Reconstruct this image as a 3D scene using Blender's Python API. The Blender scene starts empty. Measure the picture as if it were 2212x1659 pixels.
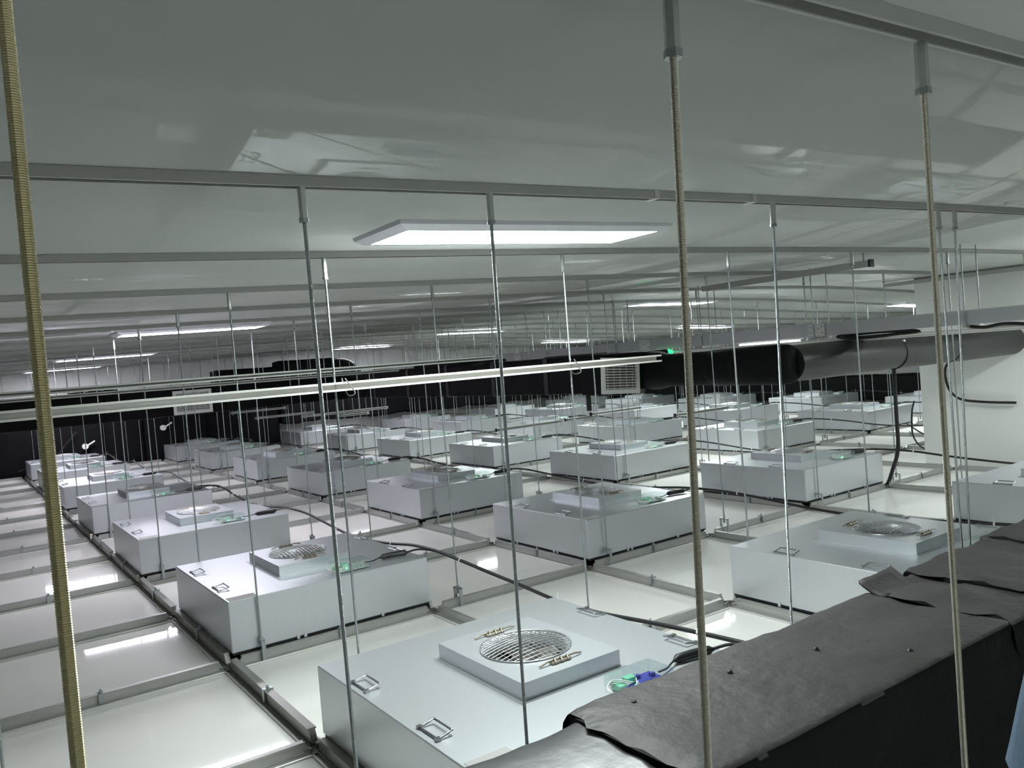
import bpy, bmesh, math, random
from mathutils import Vector, Matrix, noise

random.seed(7)
S = bpy.context.scene
COL = S.collection

# ------------------------------------------------------------------ camera
cam_d = bpy.data.cameras.new('camera')
cam_d.sensor_width = 36.0
cam_d.sensor_fit = 'HORIZONTAL'
cam_d.lens = 28.82
cam_d.clip_start = 0.02
cam_d.clip_end = 200
cam = bpy.data.objects.new('camera', cam_d)
COL.objects.link(cam)
RT = Vector((0.81926207, -0.56781828, -0.07995034))
DN = Vector((-0.08190978, 0.02211359, -0.99639439))
FW = Vector((0.56753894, 0.82285685, -0.02839304))
M = Matrix(((RT.x, -DN.x, -FW.x, -1.0834),
            (RT.y, -DN.y, -FW.y, -3.1005),
            (RT.z, -DN.z, -FW.z, 1.4026),
            (0, 0, 0, 1)))
cam.matrix_world = M
S.camera = cam

# ------------------------------------------------------------------ world and exposure
w = bpy.data.worlds.new('world')
S.world = w
w.use_nodes = True
w.node_tree.nodes['Background'].inputs[0].default_value = (0.6, 0.66, 0.7, 1)
w.node_tree.nodes['Background'].inputs[1].default_value = 0.02
S.view_settings.view_transform = 'Standard'
S.view_settings.look = 'None'
S.view_settings.gamma = 1.0
S.view_settings.use_curve_mapping = False
S.view_settings.exposure = 2.68
LAMP = 9.0           # radiance of the ceiling light diffusers

# ------------------------------------------------------------------ materials
def pmat(name, col, rough=0.5, metal=0.0, spec=0.5, bump=0.0, bscale=40.0, var=0.0, vscale=6.0,
         coat=0.0, coat_rough=0.05, stretch=(1, 1, 1), rvar=0.0):
    m = bpy.data.materials.new(name)
    m.use_nodes = True
    nt = m.node_tree
    b = nt.nodes['Principled BSDF']
    b.inputs['Base Color'].default_value = (*col, 1)
    b.inputs['Roughness'].default_value = rough
    b.inputs['Metallic'].default_value = metal
    b.inputs['Specular IOR Level'].default_value = spec
    b.inputs['Coat Weight'].default_value = coat
    b.inputs['Coat Roughness'].default_value = coat_rough
    tc = mp = None
    if bump or var or rvar:
        tc = nt.nodes.new('ShaderNodeTexCoord')
        mp = nt.nodes.new('ShaderNodeMapping')
        mp.inputs['Scale'].default_value = stretch
        nt.links.new(tc.outputs['Object'], mp.inputs['Vector'])
    if var or rvar:
        n = nt.nodes.new('ShaderNodeTexNoise')
        n.inputs['Scale'].default_value = vscale
        n.inputs['Detail'].default_value = 5
        nt.links.new(mp.outputs[0], n.inputs['Vector'])
        if var:
            r = nt.nodes.new('ShaderNodeMix')
            r.data_type = 'RGBA'
            r.inputs[6].default_value = (*[c * (1 - var) for c in col], 1)
            r.inputs[7].default_value = (*[min(1, c * (1 + var)) for c in col], 1)
            nt.links.new(n.outputs['Fac'], r.inputs[0])
            nt.links.new(r.outputs[2], b.inputs['Base Color'])
        if rvar:
            q = nt.nodes.new('ShaderNodeMapRange')
            q.inputs['From Min'].default_value = 0.3
            q.inputs['From Max'].default_value = 0.7
            q.inputs['To Min'].default_value = rough - rvar
            q.inputs['To Max'].default_value = rough + rvar
            nt.links.new(n.outputs['Fac'], q.inputs['Value'])
            nt.links.new(q.outputs[0], b.inputs['Roughness'])
    if bump:
        n2 = nt.nodes.new('ShaderNodeTexNoise')
        n2.inputs['Scale'].default_value = bscale
        n2.inputs['Detail'].default_value = 6
        nt.links.new(mp.outputs[0], n2.inputs['Vector'])
        bp = nt.nodes.new('ShaderNodeBump')
        bp.inputs['Strength'].default_value = bump
        bp.inputs['Distance'].default_value = 0.01
        nt.links.new(n2.outputs['Fac'], bp.inputs['Height'])
        nt.links.new(bp.outputs[0], b.inputs['Normal'])
    return m

def emat(name, col, strength):
    m = bpy.data.materials.new(name)
    m.use_nodes = True
    nt = m.node_tree
    nt.nodes.clear()
    e = nt.nodes.new('ShaderNodeEmission')
    e.inputs[0].default_value = (*col, 1)
    e.inputs[1].default_value = strength
    o = nt.nodes.new('ShaderNodeOutputMaterial')
    nt.links.new(e.outputs[0], o.inputs[0])
    return m

def clear_mat(name, tint):
    m = bpy.data.materials.new(name)
    m.use_nodes = True
    nt = m.node_tree
    nt.nodes.clear()
    t = nt.nodes.new('ShaderNodeBsdfTransparent')
    t.inputs[0].default_value = (*tint, 1)
    g = nt.nodes.new('ShaderNodeBsdfGlossy')
    g.inputs['Roughness'].default_value = 0.08
    mx = nt.nodes.new('ShaderNodeMixShader')
    mx.inputs[0].default_value = 0.16
    o = nt.nodes.new('ShaderNodeOutputMaterial')
    nt.links.new(t.outputs[0], mx.inputs[1])
    nt.links.new(g.outputs[0], mx.inputs[2])
    nt.links.new(mx.outputs[0], o.inputs[0])
    return m

MAT = dict(  # surfaces
    steel=pmat('galvanised_sheet', (0.62, 0.65, 0.675), 0.37, 0.72, 0.5, 0.05, 300, 0.08, 160),
    panel=pmat('cream_panel', (0.82, 0.815, 0.775), 0.5, 0, 0.2, var=0.03, vscale=3, coat=0.55, coat_rough=0.04),
    bar=pmat('aluminium_bar', (0.47, 0.475, 0.46), 0.38, 0.55, 0.5, 0.02, 80, 0.06, 12),
    bar_dark=pmat('dark_bar', (0.24, 0.235, 0.215), 0.36, 0.5, 0.5, 0.02, 80, 0.1, 12),
    coupling=pmat('coupling_steel', (0.66, 0.68, 0.66), 0.3, 0.85),
    lip=pmat('pale_lip', (0.66, 0.655, 0.62), 0.3, 0.25, 0.5),
    clip=pmat('zinc_clip', (0.42, 0.46, 0.47), 0.35, 0.8),
    rod=pmat('zinc_rod', (0.44, 0.475, 0.485), 0.25, 0.92, 0.5, 0.25, 350, 0.1, 60),
    brass=pmat('yellow_zinc_rod', (0.70, 0.63, 0.41), 0.30, 0.92, 0.5, 0.0, 60, 0.08, 40),
    warm=pmat('warm_zinc_rod', (0.60, 0.57, 0.49), 0.28, 0.92, 0.5, 0.0, 60, 0.08, 40),
    rail=pmat('rail_grey', (0.44, 0.45, 0.43), 0.4, 0.1, 0.5, 0.02, 60, 0.05, 8),
    ceil=pmat('ceiling_sheet', (0.54, 0.56, 0.535), 0.5, 0, 0.0, var=0.02, vscale=1.2, coat=0.65, coat_rough=0.03),
    wall=pmat('wall_sheet', (0.74, 0.755, 0.73), 0.4, 0, 0.5, var=0.02, vscale=2, coat=0.15, coat_rough=0.15),
    foam=pmat('black_foam', (0.006, 0.006, 0.0065), 0.65, 0, 0.12, 0.35, 30, 0.25, 7, rvar=0.08),
    foam_top=pmat('lit_foam', (0.060, 0.056, 0.056), 0.55, 0, 0.35, 0.5, 26, 0.35, 5, rvar=0.08),  # paler copy of the foam, light from above put into the colour
    wrap=pmat('shiny_wrap', (0.10, 0.10, 0.105), 0.32, 0, 0.5, 0.25, 12, 0.15, 5),
    black=pmat('black_rubber', (0.012, 0.012, 0.013), 0.45),
    pipe=pmat('pipe_foam', (0.016, 0.016, 0.017), 0.36, 0, 0.5, 0.12, 45, 0.2, 8),
    white=pmat('white_paint', (0.80, 0.80, 0.77), 0.35),
    frame=pmat('lamp_frame', (0.70, 0.70, 0.74), 0.35, 0.2),
    lamp_violet=emat('lamp_diffuser_violet', (0.92, 0.89, 1.0), LAMP * 0.85),
    lamp=emat('lamp_diffuser', (0.91, 0.985, 0.975), LAMP),
    wire=pmat('guard_wire', (0.55, 0.56, 0.56), 0.3, 0.9),
    chrome=pmat('handle_wire', (0.45, 0.46, 0.47), 0.25, 0.95),
    dark=pmat('cavity_shade', (0.012, 0.011, 0.010), 0.6),
    rotor=pmat('fan_rotor', (0.07, 0.065, 0.06), 0.4, 0.3),
    tan=pmat('tan_strip', (0.30, 0.27, 0.22), 0.4, 0.5),
    board=pmat('blue_board', (0.05, 0.055, 0.36), 0.4),
    green=pmat('green_terminal', (0.22, 0.62, 0.42), 0.35),
    led=emat('green_lamp', (0.10, 1.0, 0.45), 0.9),
    clear=clear_mat('clear_cover', (0.93, 0.98, 0.96)),
    label=pmat('grey_sticker', (0.42, 0.41, 0.40), 0.6),
    tie=pmat('white_tie', (0.85, 0.85, 0.83), 0.4),
    tray=pmat('tray_steel', (0.58, 0.595, 0.60), 0.42, 0.45, 0.5, 0.03, 60, 0.06, 6, stretch=(1, 0.08, 1)),
    slab=pmat('slab', (0.30, 0.295, 0.28), 0.6),
    blue=pmat('blue_cloth', (0.42, 0.60, 0.84), 0.8, 0, 0.2, 0.3, 60),
    cream=pmat('cream_cloth', (0.62, 0.58, 0.46), 0.8),
    silicone=pmat('white_sealant', (0.82, 0.83, 0.82), 0.3),
    red=pmat('red_cap', (0.45, 0.06, 0.05), 0.4),
)

MAT['ceil'].node_tree.nodes['Principled BSDF'].inputs['Coat IOR'].default_value = 1.36

# ------------------------------------------------------------------ mesh helpers
class MB:
    def __init__(self):
        self.v = []
        self.f = []
        self.sm = []
        self.mi = []

    def add(self, vs, fs, smooth=False, mi=0):
        o = len(self.v)
        self.v += [tuple(p) for p in vs]
        self.f += [tuple(i + o for i in f) for f in fs]
        self.sm += [smooth] * len(fs)
        self.mi += [mi] * len(fs)
        return self

    def box(self, x0, x1, y0, y1, z0, z1, mi=0):
        vs = [(x0, y0, z0), (x1, y0, z0), (x1, y1, z0), (x0, y1, z0), (x0, y0, z1), (x1, y0, z1), (x1, y1, z1), (x0, y1, z1)]
        fs = [(0, 3, 2, 1), (4, 5, 6, 7), (0, 1, 5, 4), (1, 2, 6, 5), (2, 3, 7, 6), (3, 0, 4, 7)]
        return self.add(vs, fs, False, mi)

    def bbox(self, x0, x1, y0, y1, z0, z1, b=0.004, seg=1):
        bm = bmesh.new()
        tmp = MB().box(x0, x1, y0, y1, z0, z1)
        vs = [bm.verts.new(p) for p in tmp.v]
        for f in tmp.f:
            bm.faces.new([vs[i] for i in f])
        bmesh.ops.bevel(bm, geom=bm.edges[:], offset=b, segments=seg, affect='EDGES', profile=0.5)
        bm.verts.index_update()
        self.add([v.co[:] for v in bm.verts], [[v.index for v in f.verts] for f in bm.faces])
        bm.free()
        return self

    def obox(self, c, ax, ay, az):
        c, ax, ay, az = Vector(c), Vector(ax), Vector(ay), Vector(az)
        vs = [c + sx * ax + sy * ay + sz * az for sz in (-1, 1) for sx, sy in ((-1, -1), (1, -1), (1, 1), (-1, 1))]
        fs = [(0, 3, 2, 1), (4, 5, 6, 7), (0, 1, 5, 4), (1, 2, 6, 5), (2, 3, 7, 6), (3, 0, 4, 7)]
        return self.add(vs, fs)

    def loft(self, rings, caps=True, smooth=True):
        n = len(rings[0])
        vs = [p for r in rings for p in r]
        fs = []
        for k in range(len(rings) - 1):
            for i in range(n):
                a, b = k * n + i, k * n + (i + 1) % n
                fs.append((a, b, b + n, a + n))
        self.add(vs, fs, smooth)
        if caps:
            self.add(rings[0], [tuple(reversed(range(n)))])
            self.add(rings[-1], [tuple(range(n))])
        return self

    def tube(self, pts, r, n=8, caps=True, smooth=True):
        pts = [Vector(p) for p in pts]
        rings = []
        up = None
        for k, p in enumerate(pts):
            d = (pts[min(k + 1, len(pts) - 1)] - pts[max(k - 1, 0)]).normalized()
            if up is None:
                up = Vector((0, 0, 1)) if abs(d.z) < 0.9 else Vector((0, 1, 0))
            s = d.cross(up).normalized()
            u = s.cross(d).normalized()
            up = u
            rr = r[k] if isinstance(r, (list, tuple)) else r
            rings.append([p + rr * (math.cos(2 * math.pi * i / n) * s + math.sin(2 * math.pi * i / n) * u) for i in range(n)])
        return self.loft(rings, caps, smooth)

    def lathe(self, prof, c=(0, 0, 0), n=24, smooth=True, closed=False):
        rings = [[(c[0] + r * math.cos(2 * math.pi * i / n), c[1] + r * math.sin(2 * math.pi * i / n), c[2] + z) for i in range(n)] for r, z in prof]
        return self.loft(rings, closed, smooth)

    def mesh(self, name, mats):
        me = bpy.data.meshes.new(name)
        me.from_pydata(self.v, [], self.f)
        for m in (mats if isinstance(mats, (list, tuple)) else [mats]):
            me.materials.append(m)
        me.polygons.foreach_set('use_smooth', self.sm)
        me.polygons.foreach_set('material_index', self.mi)
        me.update()
        return me

def link(name, me, parent=None, loc=(0, 0, 0)):
    o = bpy.data.objects.new(name, me)
    COL.objects.link(o)
    o.location = loc
    if parent:
        o.parent = parent
    return o

def part(name, mb, mat, parent=None, loc=(0, 0, 0)):
    return link(name, mb.mesh(name, mat), parent, loc)

def tag(o, label=None, cat=None, group=None, kind=None):
    if label:
        o['label'] = label
    if cat:
        o['category'] = cat
    if group:
        o['group'] = group
    if kind:
        o['kind'] = kind
    return o

def thing(name, loc, label, cat, group=None):
    return tag(link(name, None, None, loc), label, cat, group)

def copy_tree(o, parent=None):
    c = o.copy()
    COL.objects.link(c)
    if parent:
        c.parent = parent
    for ch in list(o.children):
        copy_tree(ch, c)
    return c

ORD = ['first', 'second', 'third', 'fourth', 'fifth', 'sixth', 'seventh', 'eighth', 'ninth', 'tenth', 'eleventh', 'twelfth',
       'thirteenth', 'fourteenth', 'fifteenth']

def wob(x, y, z, s=3.0, a=0.01):
    return a * noise.noise(Vector((x * s, y * s, z * s)))

def smooth_path(pts, n=8):
    P = [Vector(p) for p in pts]
    out = []
    for k in range(len(P) - 1):
        p0, p1, p2, p3 = P[max(k - 1, 0)], P[k], P[k + 1], P[min(k + 2, len(P) - 1)]
        for i in range(n):
            t = i / n
            out.append(0.5 * ((2 * p1) + (p2 - p0) * t + (2 * p0 - 5 * p1 + 4 * p2 - p3) * t * t + (3 * p1 - p0 - 3 * p2 + p3) * t ** 3))
    out.append(P[-1])
    return out

# ------------------------------------------------------------------ layout
G = 1.2                     # grid pitch
CX = [-8, -2, 0, 2, 4, 6, 7, 8.5, 11, 15, 20]
CZ = [1.70, 1.822, 1.865, 1.907, 1.935, 1.938, 1.93, 1.86, 1.735, 1.60, 1.50]

def _lin(x):
    for a, b, u, v in zip(CX, CX[1:], CZ, CZ[1:]):
        if a <= x <= b:
            return u + (v - u) * (x - a) / (b - a)
    return CZ[0] if x < CX[0] else CZ[-1]

def rail_z(x):              # underside of the ceiling rails
    return sum(_lin(x + d * 0.25) for d in range(-3, 4)) / 7

def ceil_z(x):
    return rail_z(x) + 0.026

X0, X1, Y0, Y1 = -5.0, 15.0, -6.0, 15.0
IN, IX = -2, 12             # grid lines along y that are built
ROWS = {0: range(-1, 12, 2), 2: range(-1, 12, 2), 4: range(-1, 12, 2), 6: range(3, 12, 2), 8: range(3, 12, 2), 10: range(3, 12, 2)}
WX, WY = 7.5, 1.65          # corner of the inner wall block

def blocked(x, y):
    return x > WX - 0.1 and y < WY + 0.1

# ------------------------------------------------------------------ room shell
floor = tag(part('floor', MB().box(X0, X1, Y0, Y1, -0.12, -0.08), MAT['slab']), kind='structure')

cb = MB()
xs = [X0 + 0.25 * k for k in range(int((X1 - X0) / 0.25) + 1)]
rings = [[(x, Y0, ceil_z(x)), (x, Y1, ceil_z(x)), (x, Y1, ceil_z(x) + 0.1), (x, Y0, ceil_z(x) + 0.1)] for x in xs]
cb.loft(rings, True, False)
for k in range(len(cb.sm)):
    cb.sm[k] = (k % 4 == 0) and k < 4 * (len(xs) - 1)
tag(part('ceiling', cb, MAT['ceil']), kind='structure')

def wall(name, x0, x1, y0, y1):
    tag(part(name, MB().box(x0, x1, y0, y1, -0.12, 2.05), MAT['wall']), kind='structure')

bw = part('wall_back', MB().box(X0, X1, Y1, Y1 + 0.1, -0.12, 2.05), MAT['wall'])
tag(bw, kind='structure')
for k in range(16):         # cladding boards of the back wall, joints left open
    x = X0 + k * 1.2
    part('wall_panel', MB().box(x + 0.006, x + 1.194, Y1 - 0.02, Y1, -0.08, ceil_z(x + 0.6) - 0.02), MAT['wall'], bw)
wall('wall_right', X1, X1 + 0.1, Y0, Y1)
wall('wall_left', X0 - 0.1, X0, Y0, Y1)
wall('wall_front', X0, X1, Y0 - 0.1, Y0)
tag(part('wall_middle', MB().bbox(WX, WX + 2.6, -5.5, WY, -0.08, 2.02, 0.006, 2), MAT['wall']), kind='structure')
# trim at the head of the inner wall
tb = MB()
tb.box(WX - 0.05, WX - 0.004, -5.2, 1.95, 1.875, 1.915)
tag(part('trim_1', tb, MAT['rail']), kind='structure')

# ------------------------------------------------------------------ floor panels, grid bars, joints, clips
pan_me = MB().bbox(0.034, G - 0.034, 0.034, G - 0.034, -0.071, -0.055, 0.003).mesh('floor_panel', MAT['panel'])
fan_cells = {(j, i) for j, r in ROWS.items() for i in r}
for j in range(-3, 12):
    for i in range(-3, 12):
        if (j, i) in fan_cells or blocked((j + 0.5) * G, (i + 0.5) * G):
            continue
        link('floor_panel', pan_me, floor, (j * G, i * G, 0))

def bar_mb(dark):
    """bar along +x from node to node, ends cut on a slant, pale lip at each foot"""
    b = MB()
    top = 0.0 if not dark else 0.014
    hw = 0.008 if not dark else 0.013
    e0, e1 = 0.026, 0.060    # end distance from the node at foot and at head
    vs = []
    for z, e in ((-0.058, e0), (top, e1)):
        vs += [(e, -hw, z), (G - e, -hw, z), (G - e, hw, z), (e, hw, z)]
    b.add(vs, [(0, 3, 2, 1), (4, 5, 6, 7), (0, 1, 5, 4), (1, 2, 6, 5), (2, 3, 7, 6), (3, 0, 4, 7)])
    # folded rims along the head
    for s in (-1, 1):
        b.box(e1 - 0.004, G - e1 + 0.004, s * (hw + 0.002) - 0.003, s * (hw + 0.002) + 0.003, top - 0.005, top)
    # shoulder low on the web
    b.box(e0 + 0.01, G - e0 - 0.01, -hw - 0.008, hw + 0.008, -0.058, -0.040)
    # pale foot lips the panels lie on
    b.box(0.02, G - 0.02, -0.040, 0.040, -0.080, -0.0535, 1)
    for s in (-1, 1):
        b.tube([(0.04, s * 0.036, -0.0510), (G - 0.04, s * 0.036, -0.0510)], 0.006, 6)
        for k in range(len(b.mi) - 8, len(b.mi)):
            b.mi[k] = 1
    return b

def turned(mb):
    t = MB()
    t.v = [(-y, x, z) for x, y, z in mb.v]
    t.f, t.sm, t.mi = mb.f, mb.sm, mb.mi
    return t

bx_me = bar_mb(False).mesh('grid_bar', [MAT['bar'], MAT['lip']])
by_me = turned(bar_mb(False)).mesh('grid_bar', [MAT['bar'], MAT['lip']])
bd_me = turned(bar_mb(True)).mesh('grid_bar', [MAT['bar_dark'], MAT['lip']])  # main line bars, shade on their side face put into a darker colour
bars = []
for j in range(-3, 13):
    for i in range(IN, IX + 1):
        if j < 12 and not blocked((j + 0.5) * G, i * G):
            bars.append((j, i, 0))
        if i < IX and not blocked(j * G, (i + 0.5) * G):
            bars.append((j, i, 1))
CAMP = cam.location

def cdist(j, i, a):
    x, y = (j + (0.5 if a == 0 else 0)) * G, (i + (0.5 if a == 1 else 0)) * G
    out = 0 if (x - CAMP.x) * RT.x + (y - CAMP.y) * RT.y > -0.66 * ((x - CAMP.x) * FW.x + (y - CAMP.y) * FW.y) - 0.3 else 40
    return math.hypot(x - CAMP.x, y - CAMP.y) + out

bars.sort(key=lambda t: cdist(*t))
far = MB()
bsrc = {0: bar_mb(False), 1: turned(bar_mb(False))}
for k, (j, i, a) in enumerate(bars):
    if k < 290 or (a == 1 and j == 0):
        me = bx_me if a == 0 else (bd_me if j == 0 else by_me)
        link('grid_bar', me, floor, (j * G, i * G, 0))
    else:
        s = bsrc[a]
        far.add([(x + j * G, y + i * G, z) for x, y, z in s.v], s.f)
        far.mi[-len(s.mi):] = s.mi
tag(part('distant_bars', far, [MAT['bar'], MAT['lip']], floor), kind='stuff')

jm = MB()
jm.box(-0.036, 0.036, -0.036, 0.036, -0.081, -0.047)
for a in range(4):
    c, s = math.cos(a * math.pi / 2), math.sin(a * math.pi / 2)
    jm.obox((0.044 * c, 0.044 * s, -0.042), (0.016 * c, 0.016 * s, 0), (-0.013 * s, 0.013 * c, 0), (0, 0, 0.008))
jm.tube([(0, 0, -0.05), (0, 0, -0.024)], 0.010, 6, True, False)
jn_me = jm.mesh('grid_joint', MAT['bar_dark'])
fj = MB()
for j in range(-3, 13):
    for i in range(IN, IX + 1):
        if blocked(j * G, i * G):
            continue
        if i <= 8 and -2 <= j <= 8:
            link('grid_joint', jn_me, floor, (j * G, i * G, 0))
        else:
            fj.add([(x + j * G, y + i * G, z) for x, y, z in jm.v], jm.f)
tag(part('distant_joints', fj, MAT['bar_dark'], floor), kind='stuff')

cm = MB()                    # hold-down clip: strap over the bar with a stud
cm.box(-0.012, 0.012, -0.020, 0.020, -0.002, 0.004)
for s in (-1, 1):
    cm.box(-0.012, 0.012, s * 0.020 - 0.003, s * 0.020 + 0.003, -0.056, 0.004)
cm.tube([(0, 0, 0), (0, 0, 0.020)], 0.005, 6)
cm.tube([(0, 0, 0.004), (0, 0, 0.011)], 0.009, 6, True, False)
cx_me = cm.mesh('grid_clip', MAT['clip'])
cy_me = turned(cm).mesh('grid_clip', MAT['clip'])
for k, (j, i, a) in enumerate(bars[:190]):
    p = (j * G + (0.5 * G if a == 0 else 0), i * G + (0.5 * G if a == 1 else 0), 0.016 if (a == 1 and j == 0) else 0)
    link('grid_clip', cx_me if a == 0 else cy_me, floor, p)
# sealant blob squeezed out at the near joint of the dark bar
sb = MB()
sb.lathe([(0.001, 0.03), (0.014, 0.026), (0.022, 0.012), (0.02, -0.02), (0.012, -0.05)], (0.062, 0.03, 0.0), 10)
tag(part('sealant', sb, MAT['silicone'], floor), 'white sealant blob')

# ------------------------------------------------------------------ fan filter units
def fan_unit():
    root = link('fan_unit', None)
    part('casing', MB().bbox(0.017, 1.183, 0.017, 1.183, 0.012, 0.280, 0.004), MAT['steel'], root)
    g = MB()
    for a in ((0.024, 1.176, 0.024, 0.040), (0.024, 1.176, 1.160, 1.176), (0.024, 0.040, 0.040, 1.160), (1.160, 1.176, 0.040, 1.160)):
        g.box(*a, 0.0, 0.013)
    part('gasket', g, MAT['black'], root)
    # lower tabs and screws of the casing skirt
    sk = MB()
    for t in (0.36, 0.40, 0.86):
        sk.box(t, t + 0.016, 0.010, 0.018, 0.004, 0.026)
        sk.box(0.010, 0.018, t, t + 0.016, 0.004, 0.026)
    part('skirt_tab', sk, MAT['steel'], root)
    # inlet box: square hood with a bell mouth
    ib = MB()
    x0, x1, y0, y1, z0, z1 = 0.394, 0.821, 0.320, 0.880, 0.280, 0.341
    cx, cy, R, n = 0.607, 0.600, 0.166, 32
    ib.box(x0 - 0.016, x1 + 0.016, y0 - 0.016, y1 + 0.016, 0.280, 0.2825)
    circ = [(cx + R * math.cos(2 * math.pi * k / n), cy + R * math.sin(2 * math.pi * k / n)) for k in range(n)]
    outer = []
    for px, py in circ:
        dx, dy = px - cx, py - cy
        t = min(((x1 - cx) / abs(dx)) if abs(dx) > 1e-9 else 9e9, ((y1 - cy) / abs(dy)) if abs(dy) > 1e-9 else 9e9)
        outer.append((cx + dx * t, cy + dy * t))
    # corners into the nearest outer point
    for qx in (x0, x1):
        for qy in (y0, y1):
            k = min(range(n), key=lambda q: (outer[q][0] - qx) ** 2 + (outer[q][1] - qy) ** 2)
            outer[k] = (qx, qy)
    ringz = lambda P, z: [(p[0], p[1], z) for p in P]
    sc = lambda f: [(cx + (p[0] - cx) * f, cy + (p[1] - cy) * f) for p in circ]
    ib.loft([ringz(outer, z0), ringz(outer, z1)], False, False)
    ib.loft([ringz(outer, z1), ringz(circ, z1)], False, False)
    ib.loft([ringz(circ, z1), ringz(sc(0.97), z1 - 0.003), ringz(sc(0.93), z1 - 0.012), ringz(sc(0.90), z1 - 0.040), ringz(sc(0.90), z0 + 0.004)], False, True)
    hood = part('inlet_box', ib, MAT['steel'], root)
    fc = MB()
    fc.add(ringz(sc(0.90), z0 + 0.004), [tuple(range(n))])
    part('cavity_shade', fc, MAT['dark'], hood)  # flat black disc, shade of the deep fan hollow put into colour
    fh = MB()
    fh.lathe([(0.001, 0.034), (0.04, 0.033), (0.055, 0.026), (0.058, 0.004)], (cx, cy, z0), 20)
    for k in range(7):
        a = 2 * math.pi * k / 7
        ax = Vector((math.cos(a), math.sin(a), 0))
        fh.obox(Vector((cx, cy, z0 + 0.016)) + 0.1 * ax, ax * 0.042, Vector((-ax.y, ax.x, 0.5)).normalized() * 0.022, Vector((ax.y * 0.5, -ax.x * 0.5, 1)).normalized() * 0.001)
    part('fan_rotor', fh, MAT['rotor'], hood)
    wg = MB()
    wr = R * 1.02
    k = -8
    while k <= 8:
        q = k * 0.0215
        if abs(q) < wr:
            h = math.sqrt(wr * wr - q * q)
            dome = lambda a, b: z1 + 0.004 + 0.020 * max(0, 1 - (a * a + b * b) / (wr * wr))
            for axis in (0, 1):
                pts = []
                for s in range(7):
                    t = -h + 2 * h * s / 6
                    a, b = (q, t) if axis == 0 else (t, q)
                    pts.append((cx + a, cy + b, dome(a, b)))
                wg.tube(pts, 0.0015, 4, True)
        k += 1
    for rr, zz in ((wr, 0.004),):
        ring = [(cx + rr * math.cos(2 * math.pi * s / 32), cy + rr * math.sin(2 * math.pi * s / 32), z1 + zz) for s in range(33)]
        wg.tube(ring, 0.003, 5, False)
    part('wire_guard', wg, MAT['wire'], hood)
    for yy in (0.385, 0.803):
        lt = MB()
        lt.tube([(0.510, yy - 0.004, z1 + 0.006), (0.545, yy, z1 + 0.012), (0.67, yy, z1 + 0.012), (0.700, yy + 0.003, z1 + 0.006)], 0.0035, 6)
        lt.bbox(0.560, 0.645, yy - 0.014, yy + 0.010, z1, z1 + 0.010, 0.003)
        for q in (0.575, 0.603, 0.630):
            lt.tube([(q, yy - 0.016, z1 + 0.004), (q, yy - 0.004, z1 + 0.018), (q, yy + 0.010, z1 + 0.004)], 0.004, 6)
        part('guard_latch', lt, MAT['tan'], hood)
    # folding carry handles
    for hx, hy, sgn in ((0.072, 0.845, 1), (0.072, 0.338, 1), (1.140, 0.862, -1), (1.140, 0.336, -1)):
        h = MB()
        L, Wd, z = 0.058, 0.026, 0.284
        h.tube(smooth_path([(hx - Wd * sgn, hy - L, z), (hx + Wd * 0.9 * sgn, hy - L * 0.96, z + 0.010), (hx + Wd * sgn, hy - L * 0.85, z + 0.012),
                            (hx + Wd * sgn, hy + L * 0.85, z + 0.012), (hx + Wd * 0.9 * sgn, hy + L * 0.96, z + 0.010), (hx - Wd * sgn, hy + L, z)], 3), 0.0038, 6)
        h.tube([(hx - Wd * sgn, hy - L, z), (hx - Wd * sgn, hy + L, z)], 0.0045, 6)
        for s in (-1, 1):
            h.box(hx - Wd * sgn - 0.008, hx - Wd * sgn + 0.008, hy + s * L - 0.008, hy + s * L + 0.008, 0.280, 0.290)
        part('handle', h, MAT['chrome'], root)
    # sticker at the near left corner
    part('sticker', MB().box(0.030, 0.175, 0.026, 0.105, 0.280, 0.2812), MAT['label'], root)
    # control box with board, terminals and lamp
    cb_ = MB().bbox(0.640, 0.850, 0.075, 0.205, 0.2805, 0.335, 0.006)
    ctl = part('control_box', cb_, MAT['clear'], root)
    tag(ctl, 'clear plastic control box')
    bd = MB().box(0.672, 0.842, 0.083, 0.197, 0.286, 0.290)
    for a, b in ((0.78, 0.11), (0.81, 0.15), (0.76, 0.17), (0.80, 0.10)):
        bd.box(a, a + 0.018, b, b + 0.014, 0.290, 0.302)
    part('circuit_board', bd, MAT['board'], ctl)
    gt = MB().bbox(0.705, 0.745, 0.155, 0.185, 0.290, 0.312, 0.002)
    gt.bbox(0.656, 0.686, 0.135, 0.185, 0.284, 0.306, 0.002)
    part('terminal_block', gt, MAT['green'], ctl)
    lw = MB()
    for q in range(4):
        z = 0.292 + q * 0.007
        lw.tube(smooth_path([(0.70, 0.15 - 0.01 * q, z), (0.655, 0.17, z + 0.006), (0.615 - 0.006 * q, 0.13, z), (0.625, 0.075 - 0.006 * q, z - 0.003), (0.68, 0.085, z), (0.73, 0.115 + 0.008 * q, z)], 4), 0.0022, 5)
    part('wiring', lw, MAT['tie'], ctl)
    lp = MB()
    lp.lathe([(0.0005, 0.008), (0.005, 0.006), (0.007, 0.0)], (0.72, 0.128, 0.291), 8)
    part('status_lamp', lp, MAT['led'], ctl)
    # lead from the box to the row cable
    ld = MB()
    ld.tube(smooth_path([(0.845, 0.15, 0.298), (0.90, 0.165, 0.292), (0.96, 0.186, 0.297), (1.05, 0.182, 0.2985), (1.12, 0.16, 0.300), (1.18, 0.12, 0.312), (1.235, 0.05, 0.305), (1.25, -0.03, 0.298)], 5), [0.0035] * 11 + [0.006] * 25, 6)
    lead = part('power_lead', ld, MAT['black'], root)
    pg = MB()
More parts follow.
